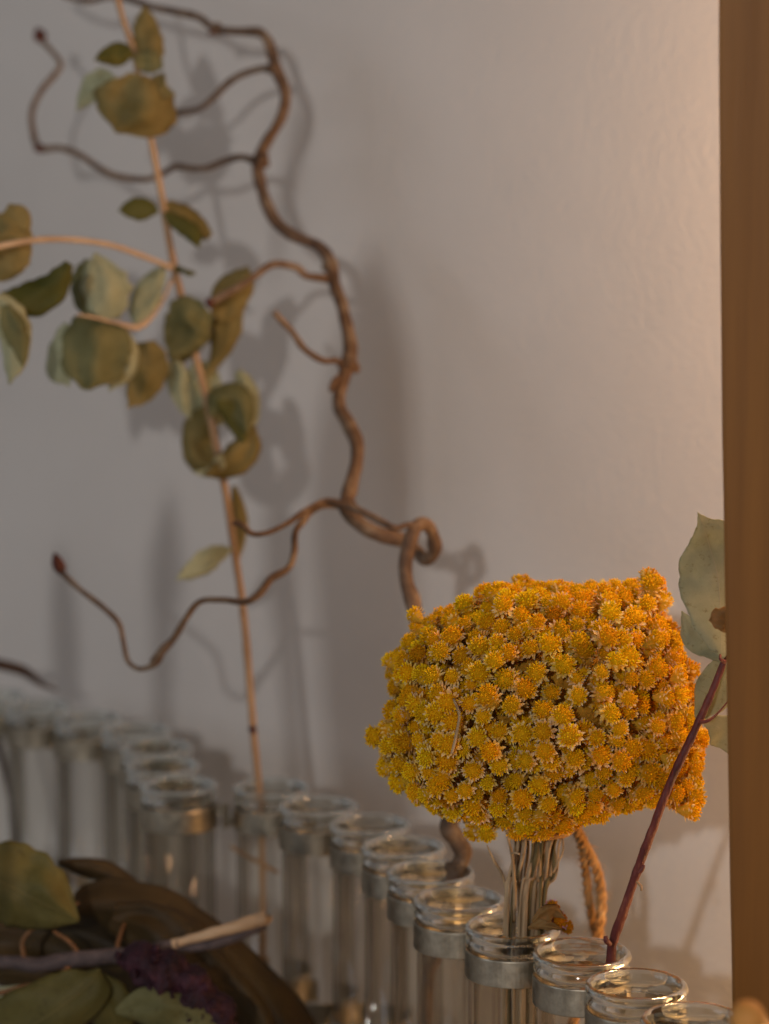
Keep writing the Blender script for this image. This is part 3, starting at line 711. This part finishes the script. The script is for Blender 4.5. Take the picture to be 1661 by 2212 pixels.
side = [
 [(590, 145, .688, 8), (555, 150, .690, 7.5), (520, 162, .692, 7), (490, 182, .694, 8), (462, 210, .696, 7), (430, 235, .698, 7), (385, 243, .700, 6.5), (340, 246, .702, 6), (300, 262, .704, 5)],
 [(556, 350, .684, 9), (525, 340, .686, 8), (490, 346, .688, 7.5), (450, 362, .690, 7), (415, 364, .692, 7), (380, 360, .694, 7), (345, 378, .696, 7), (310, 388, .698, 6.5), (250, 380, .700, 7), (210, 360, .702, 7), (170, 334, .704, 7), (130, 320, .706, 7), (85, 319, .708, 8), (70, 275, .709, 6.5), (70, 235, .710, 6.5), (90, 195, .711, 6.5), (115, 165, .712, 6.5), (131, 140, .713, 6), (118, 118, .714, 5.5), (100, 98, .715, 6), (88, 84, .716, 6)],
 [(712, 603, .678, 10), (688, 600, .676, 8.5), (660, 595, .674, 8), (640, 578, .672, 8.5), (600, 570, .670, 9), (575, 578, .668, 9), (550, 597, .666, 7.5), (515, 620, .664, 8), (470, 645, .663, 9), (448, 660, .662, 8)],
 [(744, 800, .675, 9), (728, 780, .673, 7.5), (700, 780, .671, 7), (672, 765, .669, 7), (650, 745, .667, 8.5), (630, 715, .665, 7), (610, 695, .663, 7), (592, 674, .661, 7.5)],
 [(740, 818, .674, 8), (724, 822, .672, 8), (716, 838, .671, 6), (714, 846, .671, 3)],
 [(908, 1137, .651, 8), (880, 1134, .650, 7), (862, 1140, .650, 7), (845, 1138, .650, 7), (815, 1122, .652, 7.5), (770, 1100, .655, 8), (735, 1090, .657, 9), (703, 1083, .658, 8), (665, 1100, .657, 6.5), (625, 1128, .655, 6.5), (580, 1150, .653, 6), (545, 1153, .651, 6), (525, 1135, .649, 7), (505, 1128, .648, 7)],
 [(740, 1092, .666, 10), (700, 1090, .663, 8), (672, 1105, .661, 8), (655, 1125, .660, 8.5), (638, 1150, .660, 7), (635, 1195, .660, 7.5), (622, 1228, .660, 8), (585, 1250, .660, 8.5), (560, 1282, .660, 9), (530, 1300, .660, 7), (480, 1296, .661, 6.5), (432, 1300, .662, 6.5), (402, 1335, .663, 7), (375, 1380, .664, 8), (350, 1405, .664, 10), (335, 1428, .665, 12), (325, 1440, .665, 7), (300, 1445, .666, 5.5), (276, 1428, .667, 5.5), (266, 1385, .668, 5.5), (255, 1345, .668, 6), (220, 1310, .669, 6), (175, 1275, .670, 6), (140, 1243, .671, 6.5), (128, 1228, .672, 7)],
]
for i, s in enumerate(side): pxtube('side_branch', back(s), m_bark, tb_, 14, 9, 0.2, 240, i * 2.0)
for (x, y, z, r_) in [(757, 790, .675, 19), (566, 348, .684, 16), (592, 148, .688, 16), (712, 575, .679, 16), (748, 1092, .668, 19), (468, 63, .694, 11), (985, 1870, zb0 + .003, 22)]:
    z = back([(x, y, z, 1)])[0][2]
    pxtube('node', [(x - 3, y - 13, z, r_ * .55), (x + 1, y - 6, z, r_ * .95), (x, y + 1, z, r_), (x + 2, y + 8, z, r_ * .9), (x + 1, y + 14, z, r_ * .5)], m_bark, tb_, 16, 5, .5, 420, x)
def bud(x, y, z, dx, dy, ln, w_):
    z = back([(x, y, z, 1)])[0][2]
    L_ = math.hypot(dx, dy); dx /= L_; dy /= L_
    pts = [(x, y, z, w_ * .45), (x + dx * ln * .25, y + dy * ln * .25, z, w_), (x + dx * ln * .55, y + dy * ln * .55, z, w_ * .95), (x + dx * ln * .8, y + dy * ln * .8, z, w_ * .55), (x + dx * ln, y + dy * ln, z, 1)]
    pxtube('bud', pts, m_bud, tb_, 12, 6, 0.25, 500)
bud(92, 90, .716, -.45, -1, 34, 14); bud(133, 1240, .672, -.35, -1, 50, 14); bud(98, 320, .708, -1, .1, 26, 10); bud(458, 662, .662, -.5, -.7, 22, 9)
bud(470, 60, .694, -.8, .6, 26, 8)

# ------------------------------------------------------------------ eucalyptus branch in the tube behind
ze = depth_of(T[9].y)
eu = thing('eucalyptus_branch', (T[9].x, T[9].y, 0.012), 'tall straight pale orange stem with curled ochre and green leaves', 'dried branch')
st = [(566, 2060, ze, 8.5), (567, 1980, ze, 8.5), (566, 1880, ze, 8.5), (564, 1780, ze, 8.5), (558, 1690, ze, 9), (547, 1580, ze, 9.5), (536, 1440, ze, 9.5), (524, 1310, ze, 9.5), (508, 1200, ze, 9.5), (488, 1070, ze, 9.5), (465, 950, ze, 9.5), (440, 840, ze, 9.5), (415, 740, ze, 9.5), (393, 650, ze, 10), (375, 570, ze, 10), (360, 490, ze, 9), (345, 400, ze, 9), (325, 300, ze, 8.5), (305, 200, ze, 8.5), (288, 110, ze, 8), (265, 40, ze, 8), (250, -20, ze, 7.5), (240, -90, ze, 6)]
path, rr = pxpath(st, 8); rr = [r * .86 * (1 + 0.10 * noise.noise(Vector((i * .35, 1, 9)))) for i, r in enumerate(rr)]
path = [in_tube(9, 0, 0, 0.012)] + path; rr = [rr[0]] + rr
V, Fc = sweep(path, rr, 14, 0.12, 300, 3.0); link('stem', mesh('stem', rel(V, eu), Fc), m_orange_stem, eu)
pxtube('side_stem', [(378, 580, ze, 9), (350, 570, ze - .004, 6), (300, 550, ze - .010, 6), (240, 530, ze - .018, 6), (170, 519, ze - .025, 6.5), (100, 517, ze - .033, 7), (40, 524, ze - .04, 7), (-30, 540, ze - .046, 7), (-90, 570, ze - .05, 7)], m_pale_stem, eu, 10, 8)
pxtube('side_stem', [(378, 580, ze, 10), (395, 584, ze - .003, 6), (408, 590, ze - .004, 7), (422, 590, ze - .004, 3)], m_green, eu, 8, 6)
pxtube('side_stem', [(372, 600, ze, 4), (345, 660, ze - .008, 4), (300, 706, ze - .015, 8), (250, 697, ze - .022, 4), (195, 684, ze - .03, 3.5), (165, 680, ze - .033, 2)], m_pale_stem, eu, 10, 6)
pxtube('side_stem', [(497, 1828, ze - .003, 4), (530, 1848, ze - .003, 4.5), (566, 1866, ze, 5), (600, 1885, ze + .004, 4)], m_orange_stem, eu, 8, 4)
pxtube('side_stem', [(545, 1575, ze - .001, 9), (546, 1580, ze - .004, 6), (546, 1584, ze - .006, 3)], m_bud, eu, 8, 4)
LV = [
 ([(150, 700), (140, 740), (130, 790), (150, 835)], [(14, 14), (30, 26), (32, 30), (26, 30), (2, 2)], m_pale, .3, .12, -.016),
 ([(238, 700), (262, 740), (270, 790), (235, 845)], [(14, 14), (26, 26), (30, 26), (24, 30), (2, 2)], m_pale, .3, .12, -.017),
 ([(190, 560), (178, 600), (180, 650), (200, 690)], [(6, 6), (20, 20), (26, 24), (18, 18), (2, 2)], m_olive, .3, .12, -.010),
 ([(420, 700), (405, 740), (385, 770), (365, 800)], [(12, 12), (30, 26), (28, 26), (16, 16), (2, 2)], m_olive, .3, .12, .004),
 ([(515, 800), (530, 840), (540, 880), (548, 930)], [(8, 8), (22, 20), (26, 20), (20, 18), (2, 2)], m_pale, .4, .12, .004),
 ([(300, 230), (330, 240), (345, 260), (330, 285)], [(8, 8), (22, 20), (26, 20), (14, 12), (2, 2)], m_ochre, .4, .12, .002),
 # mid, widths, material, cup, wave, dz
 ([(300, 160), (290, 210), (270, 250), (250, 287)], [(20, 20), (88, 74), (104, 84), (74, 66), (1, 1)], m_ochre, .3, .12, -.004),
 ([(255, 175), (215, 180), (190, 205), (165, 240)], [(8, 8), (26, 30), (30, 30), (18, 18), (1, 1)], m_pale, .2, .1, .004),
 ([(288, 120), (260, 116), (232, 120), (203, 130)], [(6, 6), (24, 24), (27, 25), (18, 16), (1, 1)], m_green, .5, .1, -.006),
 ([(290, 125), (312, 130), (335, 138), (352, 148)], [(6, 6), (24, 24), (27, 25), (20, 20), (1, 1)], m_olive, .4, .1, -.005),
 ([(318, 148), (322, 100), (318, 60), (312, 14)], [(14, 14), (33, 31), (34, 30), (28, 22), (4, 4)], m_ochre, .2, .12, .003),
 ([(318, 180), (335, 192), (355, 200), (380, 204)], [(20, 20), (40, 40), (32, 26), (14, 12), (1, 1)], m_ochre, .3, .1, -.001),
 ([(342, 458), (320, 452), (285, 452), (256, 455)], [(4, 4), (18, 18), (25, 25), (18, 20), (2, 2)], m_green, .3, .06, -.004),
 ([(348, 440), (380, 458), (420, 485), (455, 510)], [(8, 8), (20, 22), (26, 24), (22, 22), (8, 12)], m_ochre, .5, .1, -.001),
 ([(355, 460), (385, 482), (415, 505), (430, 536)], [(5, 5), (16, 16), (20, 18), (18, 16), (1, 1)], m_green, .5, .1, -.004),
 ([(15, 520), (20, 490), (30, 465), (20, 440)], [(50, 40), (52, 44), (50, 44), (36, 30), (2, 2)], m_ochre, .2, .08, -.034),
 ([(5, 500), (10, 540), (0, 575), (-20, 610)], [(60, 60), (64, 64), (56, 58), (36, 36), (2, 2)], m_ochre, .2, .08, -.035),
 ([(0, 650), (50, 655), (110, 630), (150, 568)], [(20, 20), (38, 30), (44, 36), (36, 30), (10, 10)], m_green, .4, .1, -.036),
 ([(225, 690), (222, 640), (215, 590), (205, 545)], [(34, 34), (58, 56), (56, 62), (34, 36), (2, 2)], m_pale, .3, .14, -.014),
 ([(300, 705), (312, 660), (335, 610), (358, 572)], [(12, 12), (32, 26), (34, 26), (22, 18), (2, 2)], m_pale, .3, .1, -.004),
 ([(232, 690), (212, 740), (195, 790), (185, 842)], [(42, 42), (70, 74), (74, 74), (70, 60), (10, 10)], m_olive, .3, .15, -.020),
 ([(312, 738), (318, 790), (305, 840), (276, 882)], [(22, 22), (44, 46), (44, 46), (28, 30), (1, 1)], m_ochre, .3, .12, -.013),
 ([(-10, 640), (25, 700), (35, 760), (20, 830)], [(20, 20), (38, 36), (36, 34), (26, 26), (3, 3)], m_pale, .3, .1, -.044),
 ([(10, 660), (30, 710), (45, 750), (50, 795)], [(10, 10), (26, 24), (26, 24), (16, 16), (1, 1)], m_olive, .3, .1, -.047),
 ([(448, 668), (420, 690), (400, 720), (370, 775)], [(20, 24), (46, 58), (56, 58), (44, 44), (6, 8)], m_olive, .3, .14, -.005),
 ([(470, 690), (492, 650), (520, 610), (535, 575)], [(18, 18), (38, 36), (44, 38), (32, 28), (2, 2)], m_ochre, .4, .1, .002),
 ([(500, 660), (490, 710), (470, 770), (440, 820)], [(26, 26), (32, 34), (26, 28), (14, 14), (1, 1)], m_ochre, .3, .1, .005),
 ([(375, 775), (385, 820), (395, 860), (410, 905)], [(10, 10), (24, 26), (28, 26), (20, 18), (2, 2)], m_pale, .3, .16, .001),
 ([(435, 780), (440, 840), (470, 880), (500, 830)], [(20, 20), (40, 40), (50, 46), (40, 36), (6, 6)], m_pale, .3, .16, .006),
 ([(455, 900), (480, 865), (515, 870), (535, 935)], [(8, 8), (30, 26), (36, 28), (30, 26), (6, 6)], m_olive, .6, .1, -.004),
 ([(470, 865), (500, 895), (515, 920), (530, 955)], [(8, 8), (24, 20), (26, 22), (20, 20), (3, 3)], m_green, .4, .1, -.006),
 ([(450, 880), (430, 930), (435, 985), (480, 1030)], [(14, 14), (40, 34), (44, 36), (34, 34), (4, 4)], m_ochre, .4, .14, .003),
 ([(548, 920), (535, 975), (500, 1010), (440, 1026)], [(6, 6), (26, 40), (26, 46), (20, 36), (2, 2)], m_ochre, .4, .12, -.003),
 ([(470, 985), (480, 1005), (455, 1020), (415, 1020)], [(8, 8), (20, 20), (20, 20), (10, 10), (1, 1)], m_pale, .4, .12, -.006),
 ([(505, 1050), (515, 1100), (520, 1150), (515, 1210)], [(6, 6), (14, 14), (17, 18), (12, 12), (2, 2)], m_ochre, .4, .08, .004),
 ([(502, 1185), (465, 1200), (425, 1225), (380, 1252)], [(3, 3), (17, 20), (26, 26), (20, 18), (2, 2)], m_pale, .3, .12, -.003),
]
for i, (md, pf, mm, cu, wv, dz) in enumerate(LV):
    n = len(md); leaf('leaf', [(x, y, ze + dz + 0.004 * math.sin(i * 2.1) * (k / (n - 1))) for k, (x, y) in enumerate(md)], pf, mm, eu, cu * 1.3, wv * 2.0, i * 1.7 + .3, 0.14)

# ------------------------------------------------------------------ foreground dried leaves, bottom left
zf = 0.655
m_stalk = mottled('brown_leaf_stalk', [(0.3, (0.11, 0.05, 0.02)), (0.7, (0.22, 0.11, 0.05))], 200)
twg = thing('cut_twig', P(300, 2060, zf), 'grey brown cut twig with a pale peeled end lying across dried leaves', 'twig')
pxtube('twig_stem', [(-60, 2082, zf, 15), (20, 2078, zf, 15), (80, 2084, zf, 16), (150, 2074, zf, 16), (230, 2066, zf, 17), (300, 2062, zf, 16), (350, 2046, zf, 13), (385, 2038, zf, 11)], m_grey_twig, twg, 14, 8, 0.25, 200)
pxtube('peeled_end', [(372, 2040, zf, 13), (400, 2032, zf, 9), (450, 2018, zf, 12), (500, 2004, zf, 13), (550, 1990, zf, 15), (573, 1984, zf, 15), (576, 1983, zf, 12)], m_cutwood, twg, 14, 8, 0.22, 250)
pxtube('bark_strip', [(380, 2052, zf + .0015, 9), (430, 2046, zf + .001, 11), (490, 2030, zf + .001, 12), (550, 2008, zf + .001, 10), (574, 1998, zf + .001, 8)], m_grey_twig, twg, 10, 8, 0.3, 250)
for pts in ([(52, 2075, zf, 7), (50, 2030, zf, 7), (90, 1990, zf - .003, 7), (145, 1962, zf - .004, 6), (170, 1950, zf - .004, 5)], [(170, 2060, zf, 8), (150, 2035, zf, 7), (128, 2020, zf, 6), (115, 2012, zf, 5)], [(-20, 2150, zf - .01, 9), (60, 2130, zf - .01, 8), (110, 2118, zf - .006, 8), (160, 2080, zf, 6)], [(250, 2066, zf, 7), (256, 2030, zf + .004, 6), (268, 1995, zf + .01, 5)]):
    pxtube('leaf_stalk', [(a_, b_, c_, d_ * .7) for a_, b_, c_, d_ in pts], m_stalk, twg, 10, 8)
br = leaf('brown_leaf', [(150, 1975, zf + .012), (200, 1962, zf + .012), (280, 1978, zf + .013), (360, 2020, zf + .014), (450, 2092, zf + .014), (540, 2180, zf + .014), (620, 2290, zf + .012), (690, 2500, zf + .01), (700, 2790, zf)],
          [(3, 3), (52, 20), (76, 44), (86, 60), (92, 66), (92, 70), (96, 80), (90, 80), (80, 70), (60, 60), (4, 4)], m_brown_leaf, None, .65, .16, 2.2, .12, 80, 22)
tag(br, 'large folded brown leaf rising behind the cut twig', 'leaf')
b2 = leaf('brown_leaf', [(240, 1985, zf + .008), (330, 2010, zf + .008), (430, 2080, zf + .009), (530, 2180, zf + .012), (600, 2330, zf + .014)],
          [(40, 30), (60, 66), (70, 80), (80, 90), (40, 40)], m_brown_leaf, None, .7, .4, 5.5, .12, 60, 20)
tag(b2, 'dark brown leaf shape added for the shaded gap under the peeled end of the twig', 'leaf')  # dark sheet standing in for the shaded gap below the large leaf
b3 = leaf('brown_leaf', [(125, 1862, zf + .018), (180, 1872, zf + .018), (230, 1885, zf + .019), (285, 1925, zf + .02), (330, 1990, zf + .022)],
          [(6, 6), (20, 22), (26, 26), (24, 30), (4, 4)], m_brown_leaf, None, .9, .18, 7.7, .08, 40, 12)
tag(b3, 'small curled brown leaf tip standing at the top of the leaf pile', 'leaf')
y1 = leaf('yellow_green_leaf', [(-60, 1880, zf - .004), (20, 1915, zf - .006), (90, 1950, zf - .008), (170, 1990, zf - .008)],
          [(60, 60), (96, 80), (96, 78), (76, 56), (4, 4)], m_yellow_leaf, None, .3, .24, 3.9, .10, 40, 16)
tag(y1, 'broad yellow green leaf cut by the left picture edge above the twig', 'leaf')
y2 = leaf('yellow_green_leaf', [(-60, 2300, zf - .01), (30, 2240, zf - .014), (110, 2190, zf - .016), (190, 2130, zf - .016), (215, 2092, zf - .014)],
          [(80, 80), (90, 70), (80, 60), (52, 56), (2, 2)], m_yellow_leaf, None, .4, .16, 9.9, .06, 50, 16)
tag(y2, 'yellow green leaf in the bottom left corner below the twig', 'leaf')
y3 = leaf('olive_leaf', [(200, 2100, zf - .012), (225, 2150, zf - .012), (245, 2200, zf - .01), (270, 2290, zf - .006)],
          [(8, 8), (44, 40), (54, 50), (40, 40), (20, 20)], m_yellow_leaf, None, .5, .16, 12.9, .06, 40, 14)
tag(y3, 'folded olive leaf hanging below the twig beside the purple flower', 'leaf')
y4 = leaf('olive_leaf', [(250, 2185, zf - .02), (320, 2170, zf - .022), (390, 2190, zf - .022), (480, 2225, zf - .02)],
          [(6, 6), (36, 44), (40, 60), (40, 60), (10, 10)], m_olive, None, .4, .2, 15.9, .08, 40, 14)
tag(y4, 'flat olive green leaf at the bottom edge under the purple flower', 'leaf')
y5 = leaf('shade_fill_leaf', [(-60, 2010, zf + .02), (60, 2040, zf + .02), (200, 2090, zf + .022), (330, 2180, zf + .024), (420, 2300, zf + .026)],
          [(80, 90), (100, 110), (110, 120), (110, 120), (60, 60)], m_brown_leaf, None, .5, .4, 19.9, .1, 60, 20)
tag(y5, 'dark brown leaf shape added to stand for the shade behind the twig', 'leaf')  # dark sheet put where there is only shade behind the twig
pf = leaf('pale_leaf', [(-40, 2148, zf + .003), (60, 2150, zf + .002), (150, 2170, zf + .001), (260, 2160, zf)], [(10, 10), (20, 26), (22, 26), (14, 14), (2, 2)], m_pale, None, .2, .1, 21, .05)
tag(pf, 'thin pale leaf between the twig and the bottom left leaf', 'leaf')
# withered purple flower: crumpled mass
pu_pts = [(262, 2075, zf - .012, 22), (292, 2068, zf - .014, 34), (330, 2092, zf - .016, 48), (372, 2118, zf - .016, 50), (410, 2150, zf - .016, 46), (450, 2185, zf - .016, 44), (478, 2230, zf - .014, 38), (490, 2290, zf - .012, 20)]
pth, prr = pxpath(pu_pts, 14)
pur = thing('withered_flower', P(380, 2130, zf - .016), 'dark purple crumpled withered flower hanging from the twig', 'dried flower')
V, Fc = sweep(pth, prr, 56, 0.0, 1)
V2 = []
for i, q_ in enumerate(V):
    c_ = pth[min(len(pth) - 1, i // 56)] ; d = q_ - c_
    k_ = 1 + 0.55 * noise.noise(q_ * 210) + 0.30 * abs(noise.noise(q_ * 520)) - 0.1; V2.append(c_ + d * k_)
link('crumpled_petals', mesh('crumpled_petals', rel(V2, pur), Fc), m_purple, pur)
for i in range(26):
    rp = random.Random(i + 50); c_ = pu_pts[rp.randrange(1, 7)]
    x, y = c_[0] + rp.uniform(-36, 36), c_[1] + rp.uniform(-30, 30); a = rp.uniform(0, 2 * PI); l_ = rp.uniform(14, 34); z_ = c_[2] - 0.004
    leaf('petal', [(x, y, z_), (x + l_ * .5 * math.cos(a), y + l_ * .5 * math.sin(a), z_ - .0015), (x + l_ * math.cos(a), y + l_ * math.sin(a), z_ + .0005)], [(3, 3), (11, 11), (2, 2)], m_purple, pur, .9, .5, i * 2.2, .2, 10, 6)
# dark blurred twig over the far tubes at the left edge, and one standing in the tube there
zt = depth_of(T[15].y)
dk = pxpath([(-80, 1425, zt - .02, 12), (-20, 1432, zt - .015, 12), (30, 1442, zt - .008, 12), (60, 1455, zt - .004, 10), (90, 1478, zt, 6), (125, 1492, zt + .002, 3)], 8)
V, Fc = sweep(dk[0], dk[1], 12, 0.15, 200); d_ = link('dark_twig', mesh('dark_twig', V, Fc), m_dark_stem)
tag(d_, 'dark blurred twig lying on the rims of the far tubes at the left edge', 'twig')
dk = pxpath([(-25, 1520, depth_of(T[16].y) - .003, 8), (0, 1620, depth_of(T[16].y) - .004, 8), (22, 1720, depth_of(T[16].y) - .004, 7), (34, 1800, depth_of(T[16].y) - .002, 7), (38, 1880, depth_of(T[16].y), 6)], 8)
V, Fc = sweep(dk[0], dk[1], 12, 0.15, 200); d_ = link('dark_twig', mesh('dark_twig', V, Fc), m_dark_stem)
tag(d_, 'dark reddish twig standing slanted inside the leftmost glass tube', 'twig')

# ------------------------------------------------------------------ unseen leaf shapes added left of the view to throw shadows on the wall
wl = KEY.copy()
def wall_pt(x, y):
    d = RM @ Vector(((x - W0 / 2) / F, (H0 / 2 - y) / F, -1)); o_p = cam.location
    s = (wa - o_p).dot(wn) / d.dot(wn); return o_p + d * s
def shade_leaf(name, mid_px, half_px, k, label):
    """an added unseen leaf, shaped by its wall shadow, k of the way towards the key light"""
    root = None; V, Fc = [], []
    M_ = catmull([(x, y) for x, y in mid_px], 8); H_ = catmull([(h,) for h in half_px], 8); n = len(M_); nc = 9
    for i in range(n):
        for j in range(nc):
            u = -1 + 2 * j / (nc - 1); wp_ = wall_pt(M_[i][0] + u * max(1, H_[min(i, len(H_) - 1)][0]), M_[i][1])
            q_ = wp_.lerp(wl, k); q_ = q_ + (wl - wp_).normalized() * 0.006 * u * u; V.append(q_)
    for i in range(n - 1):
        for j in range(nc - 1): Fc.append((i * nc + j, i * nc + j + 1, (i + 1) * nc + j + 1, (i + 1) * nc + j))
    me = mesh(name, V, Fc); uvl = me.uv_layers.new(name='UVMap')
    for lp in me.loops: uvl.data[lp.index].uv = (-1 + 2 * (lp.vertex_index % nc) / (nc - 1), (lp.vertex_index // nc) / n)
    o = link(name, me, m_olive); sd = o.modifiers.new('thick', 'SOLIDIFY'); sd.thickness = 0.0004
    return tag(o, label, 'leaf')
shade_leaf('unseen_shadow_leaf', [(802, 520), (808, 640), (800, 800), (785, 960), (780, 1130), (790, 1300), (800, 1500), (810, 1700), (820, 2000), (830, 2300)], [2, 46, 85, 108, 112, 108, 106, 90, 60, 40], 0.39, 'unseen broad leaf shape added to cast the large leaf shadow on the wall')
shade_leaf('unseen_shadow_leaf', [(368, 1050), (362, 1140), (358, 1240), (352, 1400), (350, 1700), (350, 2000)], [1, 24, 36, 20, 14, 12], 0.34, 'unseen narrow leaf shape added for a pointed shadow on the left of the wall')
shade_leaf('unseen_shadow_leaf', [(600, 985), (602, 1080), (605, 1200), (620, 1400), (640, 1700), (650, 2000)], [1, 24, 34, 22, 14, 12], 0.32, 'unseen narrow leaf shape added for the pointed shadow left of the large one')
shade_leaf('unseen_shadow_leaf', [(128, 1170), (135, 1280), (142, 1420), (150, 1700), (150, 2000)], [1, 24, 30, 18, 14], 0.30, 'unseen short leaf shape added for the leftmost pointed wall shadow')
shade_leaf('unseen_shadow_leaf', [(655, 200), (650, 280), (625, 400), (600, 520), (590, 620)], [3, 16, 14, 10, 3], 0.30, 'unseen slender leaf shape added for the thin upper shadow on the wall')
